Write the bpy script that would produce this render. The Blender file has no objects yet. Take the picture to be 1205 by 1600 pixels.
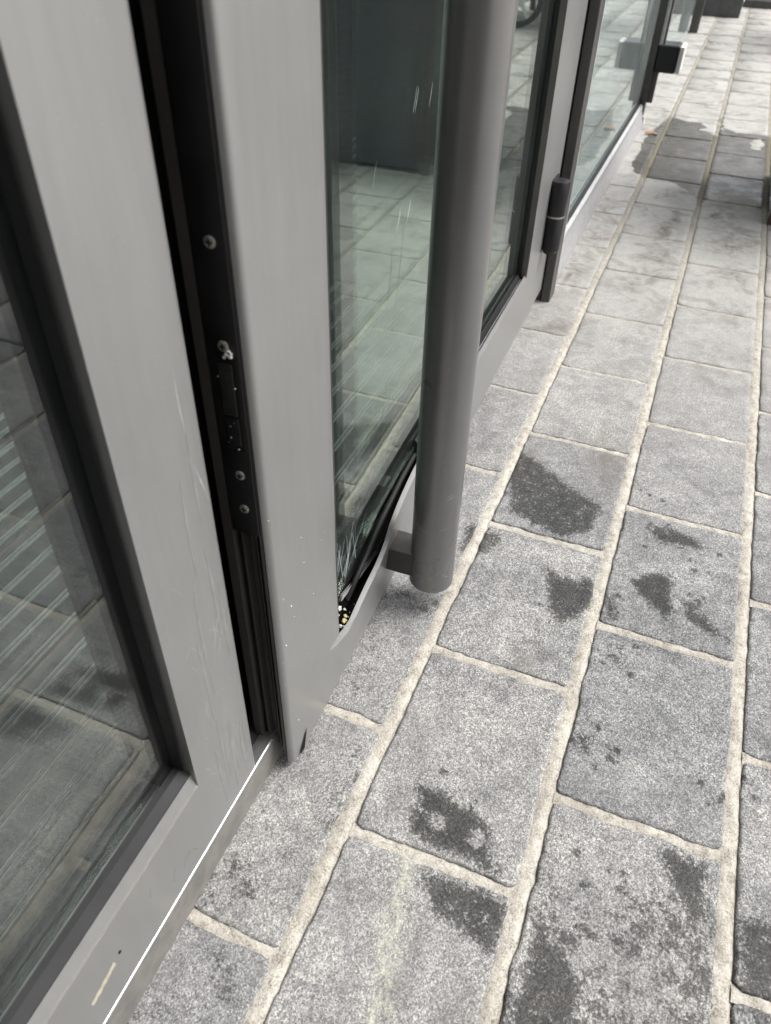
import bpy, bmesh, math, random
from math import radians, sin, cos, pi
from mathutils import Vector, Matrix, noise

random.seed(7)
S = bpy.context.scene
COL = S.collection

# ------------------------------------------------------------------ camera
F_PX, PITCH, YAW, ROLL, CAM_H = 1185.36, 0.710683277, 0.362995157, 0.0293185705, 0.85
cam_d = bpy.data.cameras.new('camera')
cam = bpy.data.objects.new('camera', cam_d)
COL.objects.link(cam)
fwd = Vector((cos(YAW)*cos(PITCH), sin(YAW)*cos(PITCH), -sin(PITCH)))
rgt = Vector((sin(YAW), -cos(YAW), 0))
upv = rgt.cross(fwd)
r2 = cos(ROLL)*rgt + sin(ROLL)*upv
u2 = -sin(ROLL)*rgt + cos(ROLL)*upv
m = Matrix((r2, u2, -fwd)).transposed().to_4x4()
m.translation = Vector((0, 0, CAM_H))
cam.matrix_world = m
cam_d.sensor_fit = 'HORIZONTAL'
cam_d.sensor_width = 36.0
cam_d.lens = 36.0*F_PX/1205.0
cam_d.clip_start = 0.02
cam_d.clip_end = 500
cam_d.dof.use_dof = True
cam_d.dof.focus_distance = 1.0
cam_d.dof.aperture_fstop = 10.5
S.camera = cam

# ------------------------------------------------------------------ world, sun, exposure
SUN_EL, SUN_AZ = radians(58), radians(-62)     # azimuth of the direction towards the sun, from +x
W = bpy.data.worlds.new('World')
S.world = W
W.use_nodes = True
nt = W.node_tree
bg = nt.nodes['Background']
sky = nt.nodes.new('ShaderNodeTexSky')
sky.sky_type = 'NISHITA'
sky.sun_disc = False
sky.sun_elevation = SUN_EL
sky.sun_rotation = pi/2 - SUN_AZ
sky.air_density = 1.0
sky.dust_density = 4.0
sky.ozone_density = 1.0
hs = nt.nodes.new('ShaderNodeHueSaturation')
hs.inputs['Saturation'].default_value = 0.22
nt.links.new(sky.outputs[0], hs.inputs['Color'])
nt.links.new(hs.outputs[0], bg.inputs[0])
bg.inputs[1].default_value = 0.15
sd = bpy.data.lights.new('sun', 'SUN')
sd.energy = 1.3
sd.angle = radians(24)
sd.color = (1.0, 0.97, 0.93)
sun = bpy.data.objects.new('sun', sd)
COL.objects.link(sun)
tos = Vector((cos(SUN_EL)*cos(SUN_AZ), cos(SUN_EL)*sin(SUN_AZ), sin(SUN_EL)))
sun.rotation_euler = tos.to_track_quat('Z', 'Y').to_euler()
S.view_settings.view_transform = 'Standard'
S.view_settings.look = 'None'
S.view_settings.gamma = 1
S.view_settings.exposure = 0.9
S.cycles.max_bounces = 10
S.cycles.glossy_bounces = 5
S.cycles.transparent_max_bounces = 24
S.cycles.use_denoising = True
S.cycles.caustics_reflective = False
S.cycles.caustics_refractive = False
S.cycles.sample_clamp_indirect = 6

# ------------------------------------------------------------------ materials
class N:
    """small node builder"""
    def __init__(s, name):
        s.m = bpy.data.materials.new(name); s.m.use_nodes = True
        s.t = s.m.node_tree; s.b = s.t.nodes['Principled BSDF']
        s.out = s.t.nodes['Material Output']
        s.co = None
    def n(s, k, **kw):
        x = s.t.nodes.new(k)
        for a, v in kw.items(): setattr(x, a, v)
        return x
    def l(s, a, b): s.t.links.new(a, b)
    def pos(s):
        if s.co is None:
            s.co = s.n('ShaderNodeNewGeometry').outputs['Position']
        return s.co
    def noise(s, scale, detail=3, rough=.55, vec=None, dist=0):
        x = s.n('ShaderNodeTexNoise'); x.inputs['Scale'].default_value = scale
        x.inputs['Detail'].default_value = detail; x.inputs['Roughness'].default_value = rough
        x.inputs['Distortion'].default_value = dist
        s.l(vec or s.pos(), x.inputs['Vector']); return x.outputs['Fac']
    def voro(s, scale, vec=None):
        x = s.n('ShaderNodeTexVoronoi'); x.inputs['Scale'].default_value = scale
        s.l(vec or s.pos(), x.inputs['Vector']); return x
    def ramp(s, fac, stops):
        x = s.n('ShaderNodeValToRGB'); e = x.color_ramp.elements
        while len(e) < len(stops): e.new(.5)
        for i, (p, c) in enumerate(stops):
            e[i].position = p
            e[i].color = (c, c, c, 1) if not isinstance(c, tuple) else (*c, 1)
        s.l(fac, x.inputs[0]); return x.outputs['Color']
    def mix(s, fac, a, b, mode='MIX'):
        x = s.n('ShaderNodeMix', data_type='RGBA', blend_type=mode)
        for k, v in ((0, fac), (6, a), (7, b)):
            so = x.inputs[k]
            if isinstance(v, (int, float)): so.default_value = float(v) if k == 0 else (v, v, v, 1)
            elif isinstance(v, tuple): so.default_value = (*v, 1)
            else: s.l(v, so)
        return x.outputs[2]
    def math(s, op, a, b=0, clamp=False):
        x = s.n('ShaderNodeMath', operation=op, use_clamp=clamp)
        for i, v in enumerate((a, b)):
            if isinstance(v, (int, float)): x.inputs[i].default_value = v
            else: s.l(v, x.inputs[i])
        return x.outputs[0]
    def attr(s, name):
        x = s.n('ShaderNodeAttribute'); x.attribute_name = name; return x.outputs['Fac']
    def bump(s, h, strength, dist):
        x = s.n('ShaderNodeBump'); x.inputs['Strength'].default_value = strength
        x.inputs['Distance'].default_value = dist
        s.l(h, x.inputs['Height']); s.l(x.outputs[0], s.b.inputs['Normal'])
    def set(s, **kw):
        for k, v in kw.items():
            so = s.b.inputs[{'col': 'Base Color', 'rough': 'Roughness', 'metal': 'Metallic',
                             'spec': 'Specular IOR Level', 'coat': 'Coat Weight', 'coatr': 'Coat Roughness'}[k]]
            if isinstance(v, (int, float)): so.default_value = v
            elif isinstance(v, tuple): so.default_value = (*v, 1)
            else: s.l(v, so)

def simple(name, col, rough=.5, metal=0., spec=.5, dirt=.12, dscale=9.0, bump=0.0):
    """plain coat with slow tone changes, fine grime and varied gloss"""
    g = N(name)
    a = g.noise(dscale, 5, .6); b = g.noise(dscale*22, 3, .6)
    f = g.math('ADD', g.math('MULTIPLY', a, .7), g.math('MULTIPLY', b, .3))
    lo = tuple(c*(1-dirt) for c in col); hi = tuple(min(1, c*(1+dirt)) for c in col)
    g.set(col=g.ramp(f, [(.3, lo), (.7, hi)]), metal=metal, spec=spec,
          rough=g.ramp(a, [(.3, rough*.85), (.7, min(1, rough*1.15))]))
    if bump: g.bump(b, bump, .001)
    return g.m

M = {}
def paint_mat(name, col, rough, metal, runk=1.0):
    """satin metallic powder coat: fine flake, water runs, specks of dust"""
    g = N(name)
    p = g.pos()
    mp = g.n('ShaderNodeMapping'); mp.inputs['Scale'].default_value = (1, 1, .09); g.l(p, mp.inputs['Vector'])
    runs = g.noise(95, 4, .6, mp.outputs[0])
    slow = g.noise(6, 4, .6)
    flake = g.noise(2600, 1, .5)
    dots = g.voro(240)
    dustm = g.math('MULTIPLY', g.math('LESS_THAN', dots.outputs['Distance'], .085), g.math('GREATER_THAN', g.noise(37, 2), .56))
    f = g.math('ADD', g.math('MULTIPLY', slow, 1-.45*runk), g.math('MULTIPLY', runs, .45*runk))
    c = g.ramp(f, [(.36, tuple(x*.93 for x in col)), (.66, tuple(x*1.08 for x in col))])
    c = g.mix(g.math('MULTIPLY', flake, .22), c, tuple(x*1.35 for x in col))
    c = g.mix(g.math('MULTIPLY', dustm, .5), c, (.6, .6, .57))
    g.set(col=c, metal=metal, rough=g.ramp(f, [(.3, rough*.86), (.7, rough*1.18)]), spec=.5)
    g.bump(flake, .06, .0004)
    return g.m
M['paint'] = paint_mat('grey_powder_coat', (.315, .314, .307), .36, .50)
M['paint_tube'] = paint_mat('tube_powder_coat', (.225, .223, .219), .31, .55, .12)
M['bronze'] = simple('dark_bronze_paint', (.085, .08, .074), .42, .2, .5, .2)
M['sill_paint'] = simple('dirty_sill', (.21, .20, .185), .65, .1, .3, .3, 40)
M['bronze_light'] = simple('bronze_edge', (.16, .15, .14), .4, .4, .5, .2)
M['black'] = simple('black_rubber', (.012, .012, .013), .6, 0, .35, .3)
M['latch'] = simple('latch_metal', (.03, .029, .029), .3, .5, .5, .5, 60)
M['plate'] = simple('black_lock_plate', (.008, .008, .009), .42, .1, .5, .4, 30)
M['pit'] = simple('dark_cavity', (.012, .011, .010), .8, 0, .2, .4, 60)
M['hinge'] = simple('hinge_dark', (.016, .015, .018), .38, .3, .5, .35, 40)
M['alu'] = simple('bare_aluminium', (.62, .62, .63), .3, .9, .5, .12, 40)
M['alu_dull'] = simple('dull_aluminium', (.5, .5, .5), .5, .5, .5, .2, 60)
M['strip'] = simple('mat_strip_metal', (.40, .41, .40), .5, .2, .5, .2, 60)
M['bracket'] = simple('bracket_paint', (.055, .05, .046), .45, .2, .5, .3, 60)
M['screw'] = simple('screw_metal', (.42, .40, .36), .45, .7, .5, .4, 300)
M['scratch'] = simple('scratch_mark', (.47, .47, .46), .6, .1, .4, .2, 80)
M['smear'] = simple('dried_run', (.285, .283, .274), .55, .25, .3, .15, 60)
M['tape'] = simple('beige_scrape', (.50, .45, .36), .7, 0, .3, .25, 120)
M['crack'] = simple('crack_glint', (.55, .66, .66), .3, 0, .8, .1, 200)
M['foam'] = simple('yellow_crumb', (.62, .58, .28), .8, 0, .3, .4, 300, .5)
M['debris'] = simple('pale_chips', (.72, .71, .68), .7, 0, .3, .2, 200, .4)
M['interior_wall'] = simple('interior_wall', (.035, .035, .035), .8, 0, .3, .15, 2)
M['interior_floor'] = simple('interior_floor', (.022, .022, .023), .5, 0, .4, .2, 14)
M['planter'] = simple('charcoal_planter', (.042, .048, .056), .55, 0, .4, .25, 12)
M['rust'] = simple('brown_corner', (.06, .035, .028), .6, 0, .4, .4, 40)
M['tyre'] = simple('tyre_rubber', (.018, .018, .019), .75, 0, .3, .3, 30)
M['step'] = simple('step_stone', (.13, .13, .13), .75, 0, .35, .3, 30, .2)
M['step_top'] = simple('step_top_stone', (.36, .34, .335), .75, 0, .35, .2, 30, .2)
M['leafm'] = simple('dry_leaf', (.36, .19, .10), .7, 0, .3, .35, 120)
M['render_wall'] = simple('wall_render', (.34, .34, .33), .8, 0, .3, .12, 5)
M['dark_wall'] = simple('dark_shade_wall', (.07, .068, .065), .7, 0, .3, .15, 4)
M['soffit'] = simple('soffit_panel', (.55, .55, .53), .7, 0, .3, .08, 3)
M['cloth'] = simple('cart_cloth', (.05, .055, .065), .85, 0, .3, .3, 30)

def glass_mat(name, tint, haze=.0, idx=1.68, gcol=(.97, 1, .985)):
    g = N(name); t = g.t
    t.nodes.remove(g.b)
    geo = g.n('ShaderNodeNewGeometry')
    ior = g.n('ShaderNodeMix', data_type='FLOAT')
    g.l(geo.outputs['Backfacing'], ior.inputs[0]); ior.inputs[2].default_value = idx; ior.inputs[3].default_value = 1/idx
    fr = g.n('ShaderNodeFresnel'); g.l(ior.outputs[0], fr.inputs['IOR'])
    tr = g.n('ShaderNodeBsdfTransparent'); tr.inputs[0].default_value = (*tint, 1)
    gl = g.n('ShaderNodeBsdfGlossy'); gl.inputs['Roughness'].default_value = .0
    gl.inputs[0].default_value = (*gcol, 1)
    mx = g.n('ShaderNodeMixShader'); g.l(fr.outputs[0], mx.inputs[0]); g.l(tr.outputs[0], mx.inputs[1]); g.l(gl.outputs[0], mx.inputs[2])
    # thin film of dust with finger smears
    df = g.n('ShaderNodeBsdfDiffuse'); df.inputs[0].default_value = (.62, .66, .65, 1)
    mp = g.n('ShaderNodeMapping'); mp.inputs['Scale'].default_value = (1, 1, .16); g.l(g.pos(), mp.inputs['Vector'])
    d = g.noise(60, 5, .65, mp.outputs[0], 1.2); e = g.noise(5, 3)
    fac = g.math('MULTIPLY', g.math('MULTIPLY', d, e), haze)
    m2 = g.n('ShaderNodeMixShader'); g.l(fac, m2.inputs[0]); g.l(mx.outputs[0], m2.inputs[1]); g.l(df.outputs[0], m2.inputs[2])
    g.l(m2.outputs[0], g.out.inputs['Surface'])
    return g.m
M['glass'] = glass_mat('greenish_glass', (.93, .975, .955), .05, 1.80, (.93, 1, .955))
M['glass_inner'] = glass_mat('greenish_glass_inner', (.93, .975, .95), .01, 2.75, (.95, 1, .955))
M['glass_near'] = glass_mat('near_glass', (.955, .975, .97), .03, 1.66)
M['glass_near_inner'] = glass_mat('near_glass_inner', (.955, .975, .97), .003, 1.55)
M['glass_far'] = glass_mat('greenish_glass_far', (.86, .965, .96), .50)

# --- paving stone: speckled granite, wetting, puddle, pale deposits with painted far light
def stone_mat():
    g = N('granite_paving')
    p = g.pos()
    v1 = g.voro(640); v2 = g.voro(1400); 
    sep = g.n('ShaderNodeSeparateColor'); g.l(v1.outputs['Color'], sep.inputs[0])
    sep2 = g.n('ShaderNodeSeparateColor'); g.l(v2.outputs['Color'], sep2.inputs[0])
    n1 = g.noise(210, 4, .75)
    grain = g.math('ADD', g.math('MULTIPLY', sep.outputs[0], .42), g.math('ADD', g.math('MULTIPLY', sep2.outputs[1], .26), g.math('MULTIPLY', n1, .42)))
    base = g.ramp(grain, [(.20, (.045, .046, .049)), (.40, (.140, .142, .146)), (.58, (.245, .246, .246)), (.76, (.41, .408, .395)), (.92, (.68, .675, .65))])
    slow = g.math('ADD', g.math('MULTIPLY', g.noise(9, 4, .6), .5), g.math('MULTIPLY', g.noise(38, 4, .65), .5))
    base = g.mix(1.0, base, g.ramp(slow, [(.36, (.58, .585, .60)), (.5, (.95, .95, .95)), (.64, (1.32, 1.31, 1.28))]), 'MULTIPLY')
    rnd = g.attr('tone')
    tone = g.ramp(rnd, [(0, (.84, .845, .86)), (1, (1.12, 1.11, 1.09))])
    base = g.mix(1.0, base, tone, 'MULTIPLY')
    # pale mineral film on far stones, plus brighter far light painted into the colour
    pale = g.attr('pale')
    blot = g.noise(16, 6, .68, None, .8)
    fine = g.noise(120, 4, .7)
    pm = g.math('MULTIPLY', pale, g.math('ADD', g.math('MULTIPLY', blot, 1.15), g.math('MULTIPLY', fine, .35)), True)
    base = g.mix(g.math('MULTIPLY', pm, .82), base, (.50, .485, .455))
    yel = g.attr('yellow')
    ym = g.math('MULTIPLY', yel, g.ramp(g.noise(75, 5, .78), [(.42, 0), (.66, .85)]), True)
    base = g.mix(ym, base, (.60, .59, .44))
    # brown smudges
    sn = g.ramp(g.noise(22, 6, .72, None, 1.6), [(.40, 0), (.66, 1)])
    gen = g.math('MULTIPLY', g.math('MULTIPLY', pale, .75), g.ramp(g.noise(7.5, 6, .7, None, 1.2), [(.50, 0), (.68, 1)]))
    sm = g.math('ADD', g.math('MULTIPLY', g.attr('smudge'), g.math('ADD', g.math('MULTIPLY', sn, .95), .10)), gen, True)
    base = g.mix(sm, base, g.mix(g.noise(40, 3), (.10, .10, .095), (.20, .165, .13)))
    # wet marks with broken edges
    wn = g.math('ADD', g.math('MULTIPLY', g.noise(240, 3, .7), .55), g.math('MULTIPLY', g.noise(62, 4, .7), .45))
    wf = g.math('ADD', g.attr('wet'), g.math('MULTIPLY', g.math('SUBTRACT', wn, .5), 3.1))
    wm = g.math('MULTIPLY', g.ramp(wf, [(.43, 0), (.76, 1)]), g.math('ADD', .62, g.math('MULTIPLY', g.attr('wet'), .36)), True)
    base = g.mix(g.math('MULTIPLY', wm, .92), base, g.mix(1.0, base, (.10, .099, .097), 'MULTIPLY'))
    # faint general darker mottling near door
    # puddle
    pf = g.attr('puddle')
    pe = g.math('ADD', pf, g.math('MULTIPLY', g.math('SUBTRACT', g.noise(26, 4, .6), .5), .5))
    pu = g.ramp(pe, [(.46, 0), (.54, 1)])
    base = g.mix(g.math('MULTIPLY', pu, .93), base, g.mix(.5, g.mix(1.0, base, (.22, .21, .195), 'MULTIPLY'), (.050, .046, .040)))
    rough = g.mix(g.math('MULTIPLY', pu, 1.0), g.mix(wm, .72, .55), g.ramp(g.noise(14, 3), [(.35, .46), (.62, .24)]))
    g.set(col=base, rough=rough, spec=g.math('SUBTRACT', .42, g.math('ADD', g.math('MULTIPLY', pu, .20), g.math('MULTIPLY', wm, .20)), True))
    h = g.math('ADD', g.math('MULTIPLY', sep.outputs[0], .5), g.math('MULTIPLY', n1, .8))
    bp = g.n('ShaderNodeBump'); bp.inputs['Distance'].default_value = .0011
    g.l(g.math('SUBTRACT', .75, g.math('MULTIPLY', pu, .62)), bp.inputs['Strength'])
    g.l(h, bp.inputs['Height']); g.l(bp.outputs[0], g.b.inputs['Normal'])
    return g.m
M['stone'] = stone_mat()

def mortar_mat():
    g = N('sand_mortar')
    a = g.noise(420, 3, .8); b = g.noise(60, 4, .6); c = g.noise(9, 3, .6)
    base = g.ramp(g.math('ADD', g.math('MULTIPLY', a, .6), g.math('MULTIPLY', b, .4)),
                  [(.35, (.16, .145, .12)), (.47, (.45, .425, .375)), (.68, (.76, .735, .675))])
    base = g.mix(1.0, base, g.ramp(c, [(.3, (.78, .76, .74)), (.7, (1.05, 1.05, 1.04))]), 'MULTIPLY')
    # moss and dirt far away, where nobody scrubs
    base = g.mix(g.math('MULTIPLY', g.math('MULTIPLY', g.attr('dirt'), .55), g.ramp(b, [(.40, 0), (.56, 1)])), base, (.12, .115, .08))
    base = g.mix(g.math('MULTIPLY', g.attr('puddle'), .8), base, (.13, .115, .08))
    g.set(col=base, rough=.9, spec=.2)
    g.bump(g.math('ADD', a, g.math('MULTIPLY', b, 1.5)), .9, .0016)
    return g.m
M['mortar'] = mortar_mat()

def mat_mat():
    g = N('ribbed_carpet')
    a = g.noise(900, 2, .6)
    g.set(col=g.ramp(a, [(.3, (.012, .012, .013)), (.7, (.06, .06, .062))]), rough=.95, spec=.1)
    return g.m
M['carpet'] = mat_mat()

# ------------------------------------------------------------------ object helpers
def link(o, parent=None):
    COL.objects.link(o)
    if parent is not None: o.parent = parent
    return o
def empty(name, label, cat, loc=(0, 0, 0), rz=0., group=None):
    o = bpy.data.objects.new(name, None); o.location = loc; o.rotation_euler = (0, 0, rz)
    o.empty_display_size = .05
    o['label'] = label; o['category'] = cat
    if group: o['group'] = group
    return link(o)
def tag(o, label, cat, group=None):
    o['label'] = label; o['category'] = cat
    if group: o['group'] = group
    return o
class MB:
    def __init__(s): s.v = []; s.f = []
    def add(s, vs, fs):
        k = len(s.v); s.v += [tuple(v) for v in vs]; s.f += [tuple(i+k for i in f) for f in fs]; return s
    def box(s, x0, x1, y0, y1, z0, z1):
        return s.add([(x0, y0, z0), (x1, y0, z0), (x1, y1, z0), (x0, y1, z0), (x0, y0, z1), (x1, y0, z1), (x1, y1, z1), (x0, y1, z1)],
                     [(0, 3, 2, 1), (4, 5, 6, 7), (0, 1, 5, 4), (1, 2, 6, 5), (2, 3, 7, 6), (3, 0, 4, 7)])
    def prism(s, pts, a0, a1, axis='z'):
        """closed 2-D outline swept along an axis: z -> (x,y), x -> (y,z), y -> (x,z)"""
        n = len(pts)
        def P(p, a): return {'z': (p[0], p[1], a), 'x': (a, p[0], p[1]), 'y': (p[0], a, p[1])}[axis]
        vs = [P(p, a0) for p in pts] + [P(p, a1) for p in pts]
        fs = [tuple(range(n))[::-1], tuple(range(n, 2*n))] + [(i, (i+1) % n, n+(i+1) % n, n+i) for i in range(n)]
        return s.add(vs, fs)
    def cyl(s, c, r, z0, z1, axis='z', seg=32, r1=None, rings=None):
        r1 = r if r1 is None else r1
        prof = rings or [(r, z0), (r1, z1)]
        vs = []; fs = []
        for rr, a in prof:
            for i in range(seg):
                t = 2*pi*i/seg; u, w = rr*cos(t), rr*sin(t)
                vs.append({'z': (c[0]+u, c[1]+w, c[2]+a), 'x': (c[0]+a, c[1]+u, c[2]+w), 'y': (c[0]+u, c[1]+a, c[2]+w)}[axis])
        for k in range(len(prof)-1):
            for i in range(seg):
                j = (i+1) % seg; fs.append((k*seg+i, k*seg+j, (k+1)*seg+j, (k+1)*seg+i))
        fs.append(tuple(range(seg))[::-1]); b = (len(prof)-1)*seg; fs.append(tuple(range(b, b+seg)))
        return s.add(vs, fs)
    def build(s, name, mat, parent=None, bevel=0., seg=2, smooth=False, recalc=True):
        me = bpy.data.meshes.new(name)
        bm = bmesh.new()
        vv = [bm.verts.new(v) for v in s.v]
        for f in s.f:
            try: bm.faces.new([vv[i] for i in f])
            except ValueError: pass
        if recalc: bmesh.ops.recalc_face_normals(bm, faces=bm.faces)
        bm.to_mesh(me); bm.free()
        me.materials.append(M[mat])
        if smooth:
            me.polygons.foreach_set('use_smooth', [True]*len(me.polygons))
        o = bpy.data.objects.new(name, me); link(o, parent)
        if bevel:
            b = o.modifiers.new('bevel', 'BEVEL'); b.width = bevel; b.segments = seg; b.limit_method = 'ANGLE'
            b.angle_limit = radians(35); b.harden_normals = False
        if smooth == 'auto':
            pass
        return o
def sharp(o, ang=35):
    """smooth shading that keeps hard edges"""
    bm = bmesh.new(); bm.from_mesh(o.data)
    for e in bm.edges:
        if len(e.link_faces) == 2 and e.calc_face_angle(0) > radians(ang): e.smooth = False
    for f in bm.faces: f.smooth = True
    bm.to_mesh(o.data); bm.free()
    return o

LAYER = [0]
def lay():
    return .00005+.0000016*(LAYER[0] % 90)
def stroke(mb, pts, w, fn, taper=True):
    """thin ribbon along 2-D points pts (a,b); fn maps (a,b) -> 3-D, ribbon has a little thickness"""
    LAYER[0] += 1
    n = len(pts); vs = []; fs = []
    for i, (a, b) in enumerate(pts):
        if i == 0: d = Vector((pts[1][0]-a, pts[1][1]-b))
        elif i == n-1: d = Vector((a-pts[i-1][0], b-pts[i-1][1]))
        else: d = Vector((pts[i+1][0]-pts[i-1][0], pts[i+1][1]-pts[i-1][1]))
        d.normalize(); q = Vector((-d.y, d.x))
        t = i/(n-1); k = w*(.25+.75*sin(pi*t)) if taper else w
        k *= random.uniform(.7, 1.2)
        vs.append(fn(a+q.x*k/2, b+q.y*k/2)); vs.append(fn(a-q.x*k/2, b-q.y*k/2))
    for i in range(n-1): fs.append((2*i, 2*i+1, 2*i+3, 2*i+2))
    mb.add(vs, fs)
def wob(a, b, n=8, amp=.02):
    """points from a to b with a slight random bow"""
    L = math.hypot(b[0]-a[0], b[1]-a[1]); q = (-(b[1]-a[1])/L, (b[0]-a[0])/L); k = random.uniform(-amp, amp)*L
    return [(a[0]+(b[0]-a[0])*i/(n-1)+q[0]*k*sin(pi*i/(n-1)), a[1]+(b[1]-a[1])*i/(n-1)+q[1]*k*sin(pi*i/(n-1))) for i in range(n)]

# ------------------------------------------------------------------ paving
PITCH_Y, LEN_X = .2098, .2930
ROWJ = [.1866 - PITCH_Y*k for k in range(0, 20)]      # long joints, away from the building
ROWX = {
 0: [-.02, .236, .526, .816, 1.107, 1.400, 1.684, 1.972, 2.276, 2.578, 2.875, 3.171, 3.471],
 1: [.095, .388, .676, .968, 1.261, 1.547, 1.835, 2.130, 2.428, 2.722, 3.016, 3.321, 3.625, 3.99],
 2: [-.06, .226, .518, .813, 1.104, 1.392, 1.686, 1.976, 2.27, 2.570, 2.856, 3.171, 3.464, 3.745],
 3: [.09, .379, .663, .951, 1.238, 1.527, 1.826, 2.125, 2.42],
}
STAINS = {
'w1':[(0.478,0.127),(0.474,0.115),(0.471,0.088),(0.465,0.058),(0.456,0.032),(0.440,0.020),(0.417,0.017),(0.402,-0.002),(0.397,0.019),(0.404,0.040),(0.402,0.065),(0.402,0.096),(0.402,0.112),(0.423,0.122),(0.449,0.121),(0.463,0.130)],
'w2':[(0.376,0.090),(0.381,0.058),(0.382,0.029),(0.381,-0.013),(0.358,-0.017),(0.336,-0.013),(0.313,-0.005),(0.323,0.018),(0.327,0.041),(0.338,0.066),(0.353,0.082)],
'w3':[(0.907,0.070),(0.894,0.047),(0.892,0.016),(0.909,-0.006),(0.871,-0.023),(0.832,-0.015),(0.806,-0.001),(0.788,0.024),(0.814,0.044),(0.852,0.058)],
'w3b':[(0.882,-0.031),(0.874,-0.047),(0.846,-0.062),(0.822,-0.055),(0.821,-0.036)],
'w4':[(0.924,-0.059),(0.950,-0.085),(0.971,-0.107),(0.939,-0.131),(0.909,-0.129),(0.879,-0.141),(0.861,-0.124),(0.877,-0.104),(0.895,-0.078)],
'w5':[(0.906,-0.139),(0.925,-0.165),(0.901,-0.176),(0.857,-0.215),(0.849,-0.220),(0.850,-0.198),(0.862,-0.166),(0.867,-0.151)],
'w6':[(1.079,-0.074),(1.078,-0.112),(1.067,-0.149),(1.048,-0.181),(1.038,-0.167),(1.032,-0.126),(1.028,-0.096),(1.044,-0.073)],
'w7':[(1.194,0.198),(1.183,0.146),(1.149,0.102),(1.111,0.048),(1.092,0.004),(1.017,0.008),(0.972,0.053),(0.990,0.112),(1.008,0.155),(1.092,0.184)],
'w8':[(0.945,0.217),(0.968,0.184),(0.942,0.143),(0.904,0.154),(0.859,0.184),(0.881,0.207)],
'w9':[(0.617,-0.030),(0.623,-0.058),(0.608,-0.069),(0.589,-0.060),(0.590,-0.039)],
'w10':[(0.397,-0.043),(0.359,-0.068),(0.348,-0.091),(0.319,-0.109),(0.292,-0.102),(0.2,-0.09),(0.2,-0.035),(0.327,-0.039)],
'w10b':[(0.502,-0.149),(0.506,-0.177),(0.504,-0.212),(0.440,-0.216),(0.419,-0.199),(0.452,-0.175)],
'w11':[(0.464,-0.241),(0.465,-0.33),(0.380,-0.33),(0.392,-0.244)],
'w12':[(0.299,0.302),(0.339,0.284),(0.296,0.236),(0.268,0.236),(0.265,0.277)],
'w13':[(0.762,-0.051),(0.784,-0.074),(0.753,-0.088),(0.739,-0.068)],
'w14':[(1.011,-0.153),(1.006,-0.161),(0.975,-0.161),(0.973,-0.150)],
}
WLEV = {'w1': 1.0, 'w2': .9, 'w3': .95, 'w3b': .85, 'w4': 1.0, 'w5': .85, 'w6': .85, 'w7': .85, 'w8': .85, 'w9': .85,
        'w10': .95, 'w10b': .95, 'w11': .9, 'w12': .55, 'w13': .66, 'w14': .7}
PUD = [(3.171,0.253),(3.352,0.244),(3.552,0.250),(3.790,0.220),(3.974,0.193),(3.906,0.109),(3.916,0.042),(4.025,-0.027),(3.869,-0.049),(3.814,-0.096),(3.824,-0.224),(3.80,-.42),(3.3,-.6),(2.7,-.5),(2.833,-0.249),(2.857,-0.229),(2.936,-0.176),(2.968,-0.122),(2.962,-0.080),(2.872,-0.044),(2.795,-0.029),(2.856,-0.010),(2.917,0.012),(2.996,0.085),(3.015,0.176),(3.063,0.229)]
SMUDGE = [(2.718,.276,.045),(2.853,.070,.05),(2.548,.058,.07),(2.670,-.107,.075),(2.478,-.136,.10),(2.310,.051,.07),(2.381,.249,.07),(2.234,-.156,.06),(2.092,.251,.08),(1.75,.23,.05),(1.15,.16,.05),(1.24,.02,.07),(2.05,.09,.05),(.70,.05,.03)]

def sdf(poly, x, y):
    """signed distance to a polygon, negative inside"""
    d = 1e9; inside = False; n = len(poly)
    j = n-1
    for i in range(n):
        ax, ay = poly[i]; bx, by = poly[j]
        ex, ey = bx-ax, by-ay; wx, wy = x-ax, y-ay
        t = max(0, min(1, (wx*ex+wy*ey)/(ex*ex+ey*ey+1e-12)))
        dx, dy = wx-ex*t, wy-ey*t
        d = min(d, dx*dx+dy*dy)
        if (ay > y) != (by > y) and x < (bx-ax)*(y-ay)/(by-ay)+ax: inside = not inside
        j = i
    d = math.sqrt(d)
    return -d if inside else d
BB = {k: (min(p[0] for p in v)-.05, max(p[0] for p in v)+.05, min(p[1] for p in v)-.05, max(p[1] for p in v)+.05) for k, v in STAINS.items()}
_r = random.Random(4)
SPLAT = []
for cx_, cy_, sx, sy, n in ((.60,-.045,.030,.030,9), (.60,-.085,.015,.012,6), (1.055,-.12,.03,.05,16), (.90,-.17,.045,.03,12), (.76,-.07,.03,.02,9), (.83,-.045,.03,.02,8), (.98,-.15,.03,.02,6),
                            (.84,.03,.03,.03,6), (.46,.07,.05,.05,6), (1.16,-.09,.02,.03,5), (.41,-.16,.06,.05,12), (.36,-.08,.06,.04,8), (.44,-.11,.03,.03,6), (.57,-.21,.02,.02,5), (.62,-.24,.03,.02,6)):
    for _ in range(n): SPLAT.append((_r.gauss(cx_, sx*.7), _r.gauss(cy_, sy*.7), _r.uniform(.0035, .0085)))
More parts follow.
